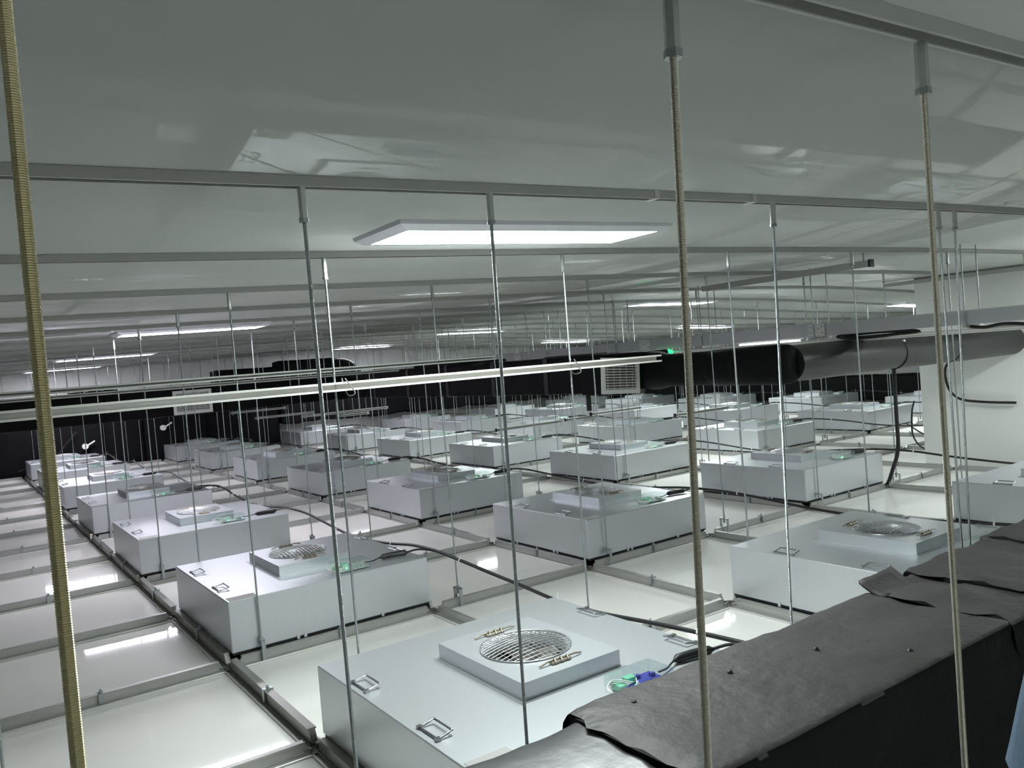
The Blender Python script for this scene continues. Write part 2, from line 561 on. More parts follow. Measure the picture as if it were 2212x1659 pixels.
    pg.tube(smooth_path([(0.955, 0.185, 0.2965), (0.98, 0.19, 0.2975), (1.05, 0.182, 0.2985), (1.10, 0.168, 0.2985), (1.13, 0.155, 0.3005)], 3),
            [0.006] * 2 + [0.010] + [0.0165] * 8 + [0.009] + [0.006], 8)
    part('plug', pg, MAT['black'], lead)
    return root

proto = fan_unit()
fans = {}
first = True
def remat(name, mat):
    src = next(c for c in proto.children_recursive if c.name == name)
    me = src.data.copy()
    me.materials[0] = mat
    return me
pale_board = remat('circuit_board', pmat('pale_board', (0.42, 0.50, 0.46), 0.4))
pale_term = remat('terminal_block', pmat('pale_terminal', (0.38, 0.55, 0.48), 0.4))
for rj, (j, rng) in enumerate(ROWS.items()):
    for k, i in enumerate(rng):
        o = proto if first else copy_tree(proto)
        first = False
        o.location = (j * G, i * G, 0)
        where = ['leftmost row', 'second row from left', 'third row from left', 'fourth row from left', 'fifth row from left', 'rightmost row'][rj]
        tag(o, f'silver fan filter unit, {ORD[k]} from front in {where}', 'fan unit', 'fan filter units standing in rows on the grid')
        fans[(j, i)] = (k, where)
        if (j, i) != (0, -1):
            for ch in o.children_recursive:
                if ch.name.startswith('circuit_board'):
                    ch.data = pale_board
                if ch.name.startswith('terminal_block') and (i > 2 or j > 2):
                    ch.data = pale_term

# ------------------------------------------------------------------ ceiling rails
def channel_x(xs_, y, zf, w2=0.0205, h=0.025, t=0.0025, lip=0.007):
    """strut channel along x, slot facing down"""
    b = MB()
    def ring(x):
        z = zf(x)
        P = [(-w2, 0), (-w2, h), (w2, h), (w2, 0), (w2 - lip, 0), (w2 - lip, t), (w2 - t, t), (w2 - t, h - t), (-w2 + t, h - t), (-w2 + t, t), (-w2 + lip, t), (-w2 + lip, 0)]
        return [(x, y + a, z + c) for a, c in P]
    b.loft([ring(x) for x in xs_], True, False)
    return b

for k, i in enumerate(range(IN, IX + 1)):
    y = i * G
    xe = 13.2 if y > 1.4 else WX - 0.06
    xs_ = [X0 + 0.05 + 0.5 * q for q in range(int((xe - X0 - 0.05) / 0.5) + 1)]
    r = part('ceiling_rail', channel_x(xs_, y, rail_z), MAT['rail'])
    tag(r, f'grey strut channel rail fixed under the ceiling, {ORD[k]} from the camera', 'rail', 'ceiling rails')
    if i == -1:
        for xx in (0.82, 1.30):
            part('rail_joint', MB().bbox(xx, xx + 0.022, y - 0.025, y + 0.025, rail_z(xx) - 0.002, rail_z(xx) + 0.028, 0.002), MAT['lip'], r)

# ------------------------------------------------------------------ hanger rods
def thread_mb(length, r, pitch, n=10):
    b = MB()
    rings = []
    z = 0.0
    k = 0
    while z < length:
        rr = r if k % 2 else r * 0.86
        rings.append([(rr * math.cos(2 * math.pi * q / n), rr * math.sin(2 * math.pi * q / n), z) for q in range(n)])
        z += pitch / 2
        k += 1
    b.loft(rings, True, False)
    return b

cp = MB()                      # long coupling nut under the rail, z=0 at its head
cp.tube([(0, 0, -0.075), (0, 0, 0)], 0.0105, 6, True, False)
cp_me = cp.mesh('coupling', MAT['coupling'])
ntm = MB()
ntm.tube([(0, 0, -0.086), (0, 0, -0.075)], 0.0125, 6, True, False)
nt_me = ntm.mesh('nut', MAT['clip'])
br = MB()                      # U hanger straddling the grid bar
for s in (-1, 1):
    br.box(-0.010, 0.010, s * 0.034 - 0.003, s * 0.034 + 0.003, -0.045, 0.060)
br.box(-0.012, 0.012, -0.037, 0.037, 0.054, 0.061)
br.tube([(0, 0, 0.025), (0, 0, 0.054)], 0.009, 6, True, False)
br.tube([(0, 0, 0.061), (0, 0, 0.071)], 0.010, 6, True, False)
br_me = br.mesh('bracket', MAT['clip'])
shaft_me = {}

def shaft(length, r, mat, near):
    key = (round(length, 3), r, mat.name, near)
    if key not in shaft_me:
        b = thread_mb(length, r, 0.002) if near else MB().tube([(0, 0, 0), (0, 0, length)], r, 6)
        shaft_me[key] = b.mesh('shaft', mat)
    return shaft_me[key]

def rod(top, foot, label, mat='rod', r=0.0052, near=False, plain=False, bracket=True, rot=True):
    top, foot = Vector(top), Vector(foot)
    t = thing('hanger_rod', foot, label, 'rod', 'threaded hanger rods')
    d = top - foot
    t.rotation_euler = Vector((0, 0, 1)).rotation_difference(d).to_euler()
    L = round(d.length, 2)
    link('shaft', shaft(d.length if near else L, r, MAT[mat], near), t, (0, 0, 0))
    if not plain:
        link('coupling', cp_me, t, (0, 0, d.length))
        link('nut', nt_me, t, (0, 0, d.length))
    if bracket:
        b = link('bracket', br_me, t, (0, 0, -0.045))
    return t

def corner_of(j, i):
    fj, fi = (j if j % 2 == 0 else j - 1), (i if i % 2 else i - 1)
    if (fj, fi) not in fans:
        return None
    k, where = fans[(fj, fi)]
    return f"{'near' if i % 2 else 'far'} {'left' if j % 2 == 0 else 'right'} corner of {ORD[k]} fan unit, {where}"

for j in range(0, 12):
    for i in range(-1, 13):
        x, y = j * G + (0.2 if i == 0 else 0.165), i * G
        if blocked(x, y) or corner_of(j, i) is None or i == -1 and j in (0, 1, 2):
            continue
        txt = 'hanger rod at ' + corner_of(j, i)
        tx = x + random.uniform(-0.012, 0.012)
        if i == -1:
            x, tx = x + 0.0, tx
        rod((tx, y, rail_z(tx)), (x, y, 0.045), txt, plain=(i > 6 or j > 7))
# near rods, one by one
rod((-1.0224, -2.375, rail_z(-1.0)), (-1.0205, -2.365, 0.045), 'thick yellowish threaded rod down the left edge, closest to the camera', 'brass', 0.0058, True)
rod((-0.278, -2.36, rail_z(-0.28)), (-0.342, -2.36, 0.045), 'threaded rod rising to a nut at the top, right of the large ceiling light', 'warm', 0.0056, True)
rod((0.2777, -2.385, rail_z(0.27)), (0.2654, -2.385, 0.045), 'threaded rod hanging in front of the round black duct and foam wrapped duct', 'warm', 0.0054, True)
rod((-0.345, -1.21, rail_z(-0.35)), (-0.329, -1.21, 0.045), 'hanger rod passing the left side of the closest fan unit', 'rod', 0.0052, True)
rod((0.1955, -1.21, rail_z(0.2)), (0.1695, -1.21, 0.045), 'hanger rod crossing the lit face of the large ceiling light', 'rod', 0.0052, True)
rod((1.424, -1.21, rail_z(1.42)), (1.351, -1.21, 0.045), 'hanger rod in front of the first fan unit of the second row', 'rod', 0.0052, True)
rod((2.567, -1.21, rail_z(2.57)), (2.592, -1.21, 0.045), 'left one of the two close rods behind the black foam duct at right', 'rod', 0.005)
rod((2.707, -1.21, rail_z(2.7)), (2.648, -1.21, 0.045), 'right one of the two close rods behind the black foam duct at right', 'rod', 0.005)
rod((-1.03, 0.0, rail_z(-1.03)), (-1.03, 0.0, 0.045), 'thin rod at the lower left corner beside the cream panels', 'rod', 0.0052)

# ------------------------------------------------------------------ ceiling lights
def light():
    root = link('ceiling_light', None)
    f = MB()
    a, b, c, d = 0.635, 0.190, 0.585, 0.145
    zt, zb = 0.0, -0.030
    ro = lambda q, p, z: [(-q, -p, z), (q, -p, z), (q, p, z), (-q, p, z)]
    f.loft([ro(a, b, zt), ro(a - 0.004, b - 0.004, zt - 0.014), ro(c + 0.02, d + 0.02, zb), ro(c, d, zb), ro(c, d, zb + 0.006), ro(c, d, zt - 0.002)], False, False)
    part('frame', f, MAT['frame'], root)
    g = MB()
    g.add(ro(c, d, zb + 0.005), [(3, 2, 1, 0)])
    g.add(ro(c, d, zb + 0.012), [(0, 1, 2, 3)])
    part('diffuser', g, MAT['lamp'], root)
    return root

lp0 = light()
firstl = True
LIGHTS = [('left', [(0.85, -5.3), (0.82, -0.50), (0.73, 4.34), (0.74, 9.15), (0.68, 13.5)]),
          ('middle', [(6.1, -1.0), (6.22, 3.95), (6.32, 8.75), (6.30, 13.1)]),
          ('right', [(11.0, 3.55), (11.0, 7.75), (11.0, 12.1)])]
for nm, pts in LIGHTS:
    for k, (x, y) in enumerate(pts):
        o = lp0 if firstl else copy_tree(lp0)
        firstl = False
        sl = (ceil_z(x + 0.5) - ceil_z(x - 0.5))
        zc = min(ceil_z(x), (ceil_z(x - 0.6) + ceil_z(x + 0.6)) / 2)
        o.location = (x, y, zc)
        o.rotation_euler = (0, -math.atan(sl), 0)
        if nm == 'left' and k >= 2 or nm == 'middle' and k == 3:
            for ch in o.children:
                if ch.name.startswith('diffuser'):
                    ch.data = ch.data.copy()
                    ch.data.materials[0] = MAT['lamp_violet']
        tag(o, f'long flat lit ceiling light, {ORD[k]} from the front in the {nm} column', 'ceiling light', 'ceiling lights')

# ------------------------------------------------------------------ foam wrapped ducts
def rrect(y0, y1, z0, z1, r, n=5):
    P = []
    for cy, cz, a0 in ((y1 - r, z1 - r, 0), (y0 + r, z1 - r, 90), (y0 + r, z0 + r, 180), (y1 - r, z0 + r, 270)):
        for k in range(n):
            a = math.radians(a0 + 90 * k / (n - 1))
            P.append((cy + r * math.cos(a), cz + r * math.sin(a)))
    return P

def dense(P, d):
    out = []
    for a, b in zip(P, P[1:] + P[:1]):
        L = math.hypot(b[0] - a[0], b[1] - a[1])
        n = max(1, int(L / d))
        out += [(a[0] + (b[0] - a[0]) * k / n, a[1] + (b[1] - a[1]) * k / n) for k in range(n)]
    return out

def foam_section(t0, t1, y0, y1, z0, z1, r=0.03, axis='x', amp=0.008, step=0.08, d=0.09, ragged=0.0, seed=0.0, scale=4.0):
    b = MB()
    n = max(2, int(abs(t1 - t0) / step))
    P = dense(rrect(y0, y1, z0, z1, r), d)
    cy, cz = (y0 + y1) / 2, (z0 + z1) / 2
    rings = []
    for k in range(n + 1):
        t = t0 + (t1 - t0) * k / n
        ring = []
        edge = min(k, n - k)
        for a, c in P:
            m = amp * noise.noise(Vector((t * scale + seed, a * scale, c * scale))) + amp * 0.5 * noise.noise(Vector((t * 13 + seed, a * 13, c * 13)))
            if edge == 0:
                m -= 0.006
            da, dc = a - cy, c - cz
            L = math.hypot(da, dc) or 1
            tt = t
            if ragged and (k == 0 or k == n):
                tt += ragged * noise.noise(Vector((a * 18 + seed, c * 18, t)))
            p = (a + da / L * m, c + dc / L * m)
            ring.append((tt, p[0], p[1]) if axis == 'x' else (p[0], tt, p[1]))
        rings.append(ring if axis == 'x' else ring[::-1])
    b.loft(rings, True, True)
    return b

def lit_top(mb):  # upward faces take the lit foam, sides keep the shaded black
    for k, f in enumerate(mb.f):
        P = [Vector(mb.v[i]) for i in f]
        n = (P[1] - P[0]).cross(P[2] - P[0])
        mb.mi[k] = 1 if n.length and abs(n.normalized().z) > 0.6 and min(p.z for p in P) > 0.4 else 0
    return mb

# close duct at the lower right
fd = thing('foam_duct', (0.6, -1.75, 0), 'large black foam wrapped rectangular duct in the right foreground', 'duct')
off = Vector((-0.6, 1.75, 0))
def fpart(name, mb, mat):
    mb.v = [(x + off.x, y + off.y, z) for x, y, z in mb.v]
    return part(name, mb, mat, fd)
fpart('duct_section', foam_section(-2.6, 0.16, -1.965, -1.545, 0.02, 0.535, 0.04, amp=0.012, step=0.04, d=0.05, seed=1.0, scale=3.0), MAT['wrap'])
fpart('duct_section', lit_top(foam_section(0.075, 1.36, -1.985, -1.525, 0.01, 0.553, 0.022, amp=0.010, step=0.03, d=0.04, ragged=0.035, seed=4.0)), [MAT['foam'], MAT['foam_top']])
fpart('duct_section', lit_top(foam_section(1.34, 1.66, -2.0, -1.53, 0.01, 0.560, 0.03, amp=0.022, step=0.03, d=0.04, ragged=0.05, seed=9.0, scale=6.0)), [MAT['foam'], MAT['foam_top']])
fpart('duct_section', lit_top(foam_section(1.60, 2.20, -2.0, -1.505, 0.0, 0.572, 0.022, amp=0.012, step=0.03, d=0.04, ragged=0.04, seed=13.0)), [MAT['foam'], MAT['foam_top']])
fpart('duct_section', lit_top(foam_section(2.17, 4.6, -2.0, -1.50, 0.0, 0.585, 0.022, amp=0.016, step=0.04, d=0.05, ragged=0.04, seed=17.0)), [MAT['foam'], MAT['foam_top']])
# loose curled flaps of foam at the joints
for k, (x, y, sx, sy, lift) in enumerate(((1.42, -1.565, 0.10, 0.045, 0.035), (2.19, -1.60, 0.05, 0.09, 0.02))):
    fl = MB()
    nx, ny = 7, 7
    top, bot = [], []
    for a in range(nx):
        for c in range(ny):
            u, v = a / (nx - 1) - 0.5, c / (ny - 1) - 0.5
            px, py = x + 2 * sx * u, y + 2 * sy * v
            pz = 0.560 + lift * (v + 0.5) ** 2 + 0.006 * noise.noise(Vector((px * 20, py * 20, k)))
            top.append((px, py, pz))
            bot.append((px, py, pz - 0.012))
    q = len(top)
    F = []
    for a in range(nx - 1):
        for c in range(ny - 1):
            i0 = a * ny + c
            F.append((i0, i0 + ny, i0 + ny + 1, i0 + 1))
            F.append((q + i0, q + i0 + 1, q + i0 + ny + 1, q + i0 + ny))
    rim = [a * ny for a in range(nx)] + [(nx - 1) * ny + c for c in range(1, ny)] + [a * ny + ny - 1 for a in range(nx - 2, -1, -1)] + [c for c in range(ny - 2, 0, -1)]
    for a, c in zip(rim, rim[1:] + rim[:1]):
        F.append((a, q + a, q + c, c))
    fl.add(top + bot, F, True)
    fpart('foam_flap', fl, MAT['foam_top'])
# punctures in the foam
for x, y in ((0.80, -1.72), (0.52, -1.66), (0.22, -1.62), (0.95, -1.90), (1.52, -1.70)):
    hb = MB()
    hb.lathe([(0.0005, 0.002), (0.006, 0.002), (0.009, -0.004)], (x, y, 0.558), 7)
    fpart('puncture', hb, MAT['black'])

# trunk duct in the middle distance, running away from the camera
td = thing('trunk_duct', (3.9, 5.0, 1.05), 'long black foam trunk duct hung in the middle distance, grille at its near end', 'duct')
def tpart(name, mb, mat, par=None, o=(3.9, 5.0, 1.05), root=None):
    mb.v = [(x - o[0], y - o[1], z - o[2]) for x, y, z in mb.v]
    return part(name, mb, mat, par or root or td)
ys = [2.20, 3.05, 3.95, 4.9, 5.85, 6.8, 7.75]
for k in range(6):
    tpart('duct_section', foam_section(ys[k] + 0.012, ys[k + 1] - 0.012, 3.55, 4.33, 1.055, 1.395, 0.03, 'y', amp=0.012, step=0.1, d=0.12, seed=20 + k * 3), MAT['foam'])
    if k:
        tpart('flange', foam_section(ys[k] - 0.03, ys[k] + 0.03, 3.54, 4.34, 1.045, 1.40 + 0.012 * (k % 2), 0.03, 'y', amp=0.004, step=0.03, d=0.12, seed=k), MAT['black'])
tpart('duct_section', foam_section(4.7, 5.7, 3.56, 4.25, 1.39, 1.432, 0.015, 'y', amp=0.012, step=0.1, d=0.1, seed=44), MAT['foam'])
# post under the near end
tpart('drop_pipe', MB().tube([(3.63, 2.55, 0.90), (3.63, 2.55, 1.06)], 0.022, 10), MAT['black'])

def grille(root, o, x0, x1, y, z0, z1, tilt=0.0, nsl=10):
    fr = MB()
    t = 0.036
    ycut = (y - 0.018, y)
    for a in ((x0, x1, z1 - t, z1), (x0, x1, z0, z0 + t), (x0, x0 + t, z0 + t, z1 - t), (x1 - t, x1, z0 + t, z1 - t)):
        fr.box(a[0], a[1], *ycut, a[2], a[3])
    def ti(mb):
        c = Vector(((x0 + x1) / 2, y, (z0 + z1) / 2))
        R = Matrix.Rotation(tilt, 3, 'Y')
        mb.v = [tuple(R @ (Vector(p) - c) + c) for p in mb.v]
        return mb
    g = tpart('grille', ti(fr), MAT['white'], None, o, root)
    bk = MB().box(x0 + 0.01, x1 - 0.01, y + 0.001, y + 0.006, z0 + 0.01, z1 - 0.01)
    tpart('grille_back', ti(bk), MAT['black'], g, o)
    for k in range(nsl):
        z = z0 + t + (z1 - z0 - 2 * t) * (k + 0.5) / nsl
        s = MB()
        s.obox(((x0 + x1) / 2, y - 0.010, z), ((x1 - x0) / 2 - t, 0, 0), (0, 0.010, 0.005), (0, -0.0010, 0.0020))
        tpart('slat', ti(s), MAT['white'], g, o)
    v = MB()
    for k in range(5):
        xx = x0 + t + (x1 - x0 - 2 * t) * (k + 0.5) / 5
        v.box(xx - 0.002, xx + 0.002, y - 0.006, y - 0.001, z0 + t, z1 - t)
    tpart('rear_vane', ti(v), MAT['white'], g, o)

grille(td, (3.9, 5.0, 1.05), 3.462, 3.892, 2.165, 1.045, 1.352, math.radians(3.6))
bxm = foam_section(2.17, 2.45, 3.47, 3.90, 1.05, 1.37, 0.015, 'y', amp=0.004, step=0.1, d=0.1, seed=3)
tpart('grille_neck', bxm, MAT['foam'])

# branch across, on the left
bd_ = thing('branch_duct', (0.3, 7.9, 1.05), 'black foam branch duct across the left distance with a white grille', 'duct')
ob = (0.3, 7.9, 1.05)
xsn = [-3.2, -2.0, -0.8, 0.45, 1.85, 3.0, 3.53]
for k in range(6):
    tpart('duct_section', foam_section(xsn[k] + 0.01, xsn[k + 1] - 0.01, 7.62, 8.1, 1.05, 1.385, 0.03, 'x', amp=0.012, step=0.1, d=0.12, seed=60 + 3 * k), MAT['foam'], None, ob, bd_)
tpart('duct_section', foam_section(0.12, 0.62, 7.64, 8.0, 1.38, 1.44, 0.02, 'x', amp=0.015, step=0.08, d=0.1, seed=80), MAT['foam'], None, ob, bd_)
grille(bd_, ob, 1.212, 1.678, 7.61, 1.062, 1.358, 0.0, 11)
ws = MB()
pth = []
for k, (x, z) in enumerate(((0.24, 1.452), (0.33, 1.475), (0.44, 1.462), (0.55, 1.488), (0.66, 1.47))):
    pth.append([(x, 7.60, z - 0.02), (x, 7.66, z), (x + 0.03, 7.8, z + 0.012), (x + 0.03, 7.8, z + 0.006), (x, 7.66, z - 0.006), (x, 7.606, z - 0.026)])
ws.loft(pth, True, False)
tag(part('plastic_sheet', ws, MAT['white']), 'crumpled white plastic sheet lying on the left branch duct', 'sheet')

# high duct elbow far back
hd = thing('high_duct', (4.6, 13.0, 1.4), 'black foam duct high up far back on the left, below the ceiling', 'duct')
oh = (4.6, 13.0, 1.4)
tpart('duct_section', foam_section(3.15, 4.4, 12.8, 13.3, 1.42, 1.66, 0.04, 'x', amp=0.02, step=0.1, d=0.12, seed=90), MAT['foam'], None, oh, hd)
tpart('duct_section', foam_section(4.38, 5.6, 12.8, 13.3, 1.42, 1.76, 0.05, 'x', amp=0.02, step=0.1, d=0.12, seed=93), MAT['foam'], None, oh, hd)
eb = MB()
path = smooth_path([(5.45, 12.75, 1.57), (5.7, 12.75, 1.55), (5.88, 12.75, 1.42), (5.92, 12.75, 1.2)], 5)
eb.tube(path, 0.17, 14)
tpart('elbow', eb, MAT['foam'], None, oh, hd)

# low black ducts along the back wall
lw_ = thing('low_duct', (1.0, 14.6, 0), 'black foam duct standing low along the back wall at far left', 'duct')
ol = (1.0, 14.6, 0)
for k, (a, b, top, yf) in enumerate(((-4.2, -0.4, 0.84, 14.62), (-0.38, 0.34, 0.86, 14.55), (0.36, 1.35, 0.90, 14.5), (1.37, 2.10, 0.90, 14.62), (2.12, 3.3, 0.96, 14.5), (3.32, 4.85, 1.0, 14.55))):
    tpart('duct_section', foam_section(a, b, yf, 14.93, -0.075, top, 0.05, 'x', amp=0.03, step=0.12, d=0.14, seed=100 + 4 * k, scale=2.5), MAT['foam'], None, ol, lw_)
for x, z in ((1.03, 0.42), (2.45, 0.62)):
    hnd = MB()
    hnd.tube([(x, 14.42, z), (x, 14.50, z)], 0.055, 14)
    hnd.obox((x + 0.10, 14.44, z + 0.05), (0.07, 0, 0.04), (0, 0.012, 0), (-0.006, 0, 0.012))
    tpart('damper_handle', hnd, MAT['white'], None, ol, lw_)
rw_ = thing('raised_duct', (8.0, 14.6, 0.4), 'black foam duct raised along the back wall behind the fan rows', 'duct')
orr = (8.0, 14.6, 0.4)
for k, (a, b, z0, z1) in enumerate(((4.9, 6.4, 0.42, 0.90), (6.42, 8.1, 0.38, 0.88), (8.12, 9.8, 0.36, 0.88), (9.82, 13.2, 0.34, 0.86))):
    tpart('duct_section', foam_section(a, b, 14.45, 14.9, z0, z1, 0.06, 'x', amp=0.05, step=0.12, d=0.14, seed=140 + 4 * k, scale=2.0), MAT['foam'], None, orr, rw_)
sd_ = thing('side_duct', (13.9, 7.5, 0.1), 'black foam duct running low along the far right wall behind the last row', 'duct')
osd = (13.9, 7.5, 0.1)
for k, (a, b) in enumerate(((0.5, 3.4), (3.42, 6.2), (6.22, 9.0), (9.02, 11.6), (11.62, 14.3))):
    tpart('duct_section', foam_section(a, b, 13.6, 14.2, 0.08, 0.56, 0.06, 'y', amp=0.03, step=0.15, d=0.15, seed=170 + 4 * k, scale=2.0), MAT['foam'], None, osd, sd_)

# round duct with elbow
rd = thing('round_duct', (4.12, 0.72, 1.2), 'black foam covered round duct with an elbow, running into the white wall', 'duct')
ord_ = (4.12, 0.72, 1.2)
PR = 0.138
AX, BY, PZ = 4.0, 0.70, 1.215
tpart('pipe_section', MB().tube([(AX + 0.10 - 0.1 * min(1, k / 3), 2.18 - 0.1 * k, PZ) for k in range(9)], [0.170, 0.165, 0.150] + [PR] * 6, 32), MAT['foam'], None, ord_, rd)
# mitred elbow: larger sleeve with a rounded cap towards the camera
tpart('elbow', MB().tube([(AX, 1.40, PZ), (AX, 1.39, PZ), (AX, 0.76, PZ), (AX, 0.70, PZ), (AX, 0.665, PZ), (AX, 0.645, PZ), (AX, 0.638, PZ)],
                         [PR, PR + 0.008, PR + 0.012, PR + 0.009, PR - 0.002, PR - 0.025, PR - 0.06], 32), MAT['foam'], None, ord_, rd)
for a, b in ((AX + 0.05, 5.42), (5.43, 6.3), (6.31, WX)):
    tpart('pipe_section', MB().tube([(a + (b - a) * k / 6, BY + 0.02, PZ - 0.003 * (a - 4.4)) for k in range(7)], [PR - 0.006] + [PR] * 5 + [PR if b == WX else PR - 0.006], 32), MAT['pipe'], None, ord_, rd)
for xx in (5.425, 6.305):
    tpart('band', MB().tube([(xx - 0.008, BY + 0.02, PZ - 0.003), (xx + 0.008, BY + 0.02, PZ - 0.003)], PR - 0.001, 32), MAT['black'], None, ord_, rd)
tpart('band_clip', MB().bbox(5.415, 5.437, BY - 0.09, BY - 0.065, PZ + 0.085, PZ + 0.103, 0.002), MAT['white'], None, ord_, rd)

# ------------------------------------------------------------------ cable tray
ct = thing('cable_tray', (4.85, 2.0, 1.40), 'grey steel cable tray hung above the round black duct', 'cable tray')
oc = (4.85, 2.0, 1.40)
cuts = [-3.4, -1.1, 0.96, 2.95, 5.2, 7.4, 9.4]
for a, b in zip(cuts, cuts[1:]):
    t = MB()
    P = [(-0.09, 1.40), (-0.09, 1.50), (-0.075, 1.50), (-0.075, 1.498), (-0.087, 1.498), (-0.087, 1.403), (0.087, 1.403), (0.087, 1.498), (0.075, 1.498), (0.075, 1.50), (0.09, 1.50), (0.09, 1.40)]
    t.loft([[(4.85 + x, y, z) for x, z in P] for y in (b - 0.002, a + 0.002)], True, False)
    for zz in (1.425, 1.450, 1.475):
        t.box(4.756, 4.762, a + 0.002, b - 0.002, zz - 0.003, zz + 0.003)
    tpart('tray_section', t, MAT['tray'], None, oc, ct)
for y in (0.96, 2.95, 5.2):
    pl = MB().bbox(4.748, 4.757, y - 0.075, y + 0.075, 1.403, 1.50, 0.002)
    p_ = tpart('joint_plate', pl, MAT['white'], None, oc, ct)
    for dy, z in ((-0.055, 1.478), (-0.055, 1.430), (-0.018, 1.46), (0.018, 1.46), (0.055, 1.478), (0.055, 1.430)):
        b_ = MB().tube([(4.742, y + dy, z), (4.749, y + dy, z)], 0.008, 6, True, False)
        tpart('bolt', b_, MAT['clip'], p_, oc)
for k in range(9):
    y = -1.6 + 1.2 * k + 0.18
    for dx in (-0.105, 0.105):
        h = MB().tube([(4.85 + dx, y, 1.385), (4.85 + dx, y, rail_z(4.85) + 0.02)], 0.005, 6)
        tpart('hanger_rod', h, MAT['rod'], None, oc, ct)
    h = MB().box(4.73, 4.97, y - 0.012, y + 0.012, 1.378, 1.398)
    tpart('cross_bar', h, MAT['rail'], None, oc, ct)
for z, x, r_, ya, yb in ((1.362, 4.80, 0.010, -1.0, 4.6), (1.350, 4.90, 0.013, -2.8, 2.2)):
    tag(part('conduit', MB().tube([(x, ya, z), (x, yb, z)], r_, 10), MAT['white']),
        'thin white conduit under the grey cable tray' if r_ < 0.011 else 'thicker white conduit behind the thin one under the grey cable tray', 'conduit')
cc = MB()
loop = []
for k in range(41):
    a = k * 2 * math.pi / 10
    loop.append((4.80 + 0.03 * math.cos(a * 0.5), 0.42 + 0.30 * math.cos(a) + 0.01 * k / 4, 1.382 + 0.018 * math.sin(a) + 0.004 * math.sin(a * 1.7)))
cc.tube(smooth_path(loop, 2), 0.010, 6)
tag(part('cable_coil', cc, MAT['black']), 'coil of black cable tucked under the grey cable tray', 'cable')
cc = MB().tube(smooth_path([(4.80, -0.20, 1.39), (4.78, -0.33, 1.372), (4.77, -0.45, 1.385), (4.77, -0.6, 1.37), (4.76, -0.8, 1.31), (4.74, -1.1, 1.22)], 6), 0.012, 7)
tag(part('drooping_cable', cc, MAT['black']), 'black cable drooping from the cable tray at the right edge', 'cable')
bl = thing('glow_strip', (4.99, 1.62, 1.385), 'short glowing white strip just under the grey cable tray', 'lamp')  # added emissive strip that gives the bright band below the tray
part('body', MB().bbox(-0.03, 0.03, -0.34, 0.34, 0.0, 0.018, 0.004), MAT['white'], bl)
part('tube', MB().bbox(-0.018, 0.018, -0.32, 0.32, -0.022, 0.0, 0.006, 2), emat('strip_glow', (0.95, 0.98, 1.0), 2.0), bl)

gb = thing('green_sign_lamp', (4.72, 2.657, 1.355), 'small bright green lamp box under the grey cable tray', 'lamp')
part('housing', MB().bbox(-0.02, 0.02, -0.075, 0.075, 0.03, 0.055, 0.004), MAT['white'], gb)
part('lens', MB().bbox(-0.026, 0.026, -0.10, 0.10, -0.022, 0.03, 0.008, 2), emat('green_lens', (0.02, 0.50, 0.16), 0.5), gb)

# hung channel above the tray and others on the rods
def strut(x0, x1, y, z, label, h=0.041, cap=True, mat='rail', name='strut_bar', head=None):
    xs_ = [x0, (x0 + x1) / 2, x1]
    o = thing(name, ((x0 + x1) / 2, y, z), label, 'strut bar', 'strut bars tied across the rods')
    m = (x0 + x1) / 2
    b = MB()
    w2, t, lip = 0.0205, 0.0025, 0.008
    P = [(-w2, 0), (-w2, lip), (-w2 + t, lip), (-w2 + t, t), (w2 - t, t), (w2 - t, h - t), (-w2 + t, h - t), (-w2 + t, h - lip), (-w2, h - lip), (-w2, h), (w2, h), (w2, 0)]
    b.loft([[(x - m, a, c) for a, c in P] for x in (x1, x0)], True, False)
    part('channel', b, MAT[mat], o)
    if cap:
        for q in (x0 - m + 0.05, x1 - m - 0.05):
            part('hanger', MB().tube([(q, 0.0, -0.03), (q, 0.0, (head or rail_z(q + m) + 0.027) - z)], 0.0045, 6), MAT['rod'], o)
        part('end_cap', MB().bbox(x0 - m - 0.006, x0 - m + 0.004, -0.023, 0.023, -0.002, h + 0.002, 0.002), MAT['black'], o)
    return o

s1 = strut(-3.0, 1.98, -0.022, 1.336, 'long bright steel strut bar crossing in front of the black ducts', 0.036, False, 'lip')
for xx in (0.24, 1.41):
    tq = MB()
    tq.tube(smooth_path([(xx - -0.51 - 0.02, -0.03, 0.05), (xx + 0.51, -0.03, 0.018), (xx + 0.53, -0.025, -0.012), (xx + 0.52, 0.02, -0.02), (xx + 0.51, 0.035, 0.02), (xx + 0.49, 0.0, 0.05)], 4), 0.003, 5)
    part('wire_tie', tq, MAT['chrome'], s1)
strut(-3.0, 1.75, 1.178, 1.418, 'thin strut bar behind the long bright one, second of the stacked three', 0.025, False)
strut(-3.0, 1.68, 2.378, 1.392, 'thin strut bar behind the long bright one, third of the stacked three', 0.022, False)
strut(4.90, 6.04, 6.03, 0.475, 'grey strut bar low above the third row, near the middle of picture')
strut(7.02, 7.72, 7.23, 0.365, 'short grey strut bar with a black end low above the fourth row')
strut(5.55, 6.44, 4.83, 0.632, 'grey strut bar above the fan units directly below the right white grille')
strut(7.03, 8.15, 4.83, 0.465, 'grey strut bar with a black end just right of the gold front rod')
strut(3.44, 4.56, 13.18, 0.80, 'farthest of the grey strut bars in front of the left black ducts', head=1.41)
strut(3.55, 4.70, 12.03, 0.70, 'second farthest of the grey strut bars before the left black ducts')
strut(4.01, 5.68, 10.83, 0.70, 'third farthest of the grey strut bars, ends over white far fan units')
strut(4.12, 4.72, 9.58, 0.705, 'short grey strut bar left of centre, lowest before the black band')

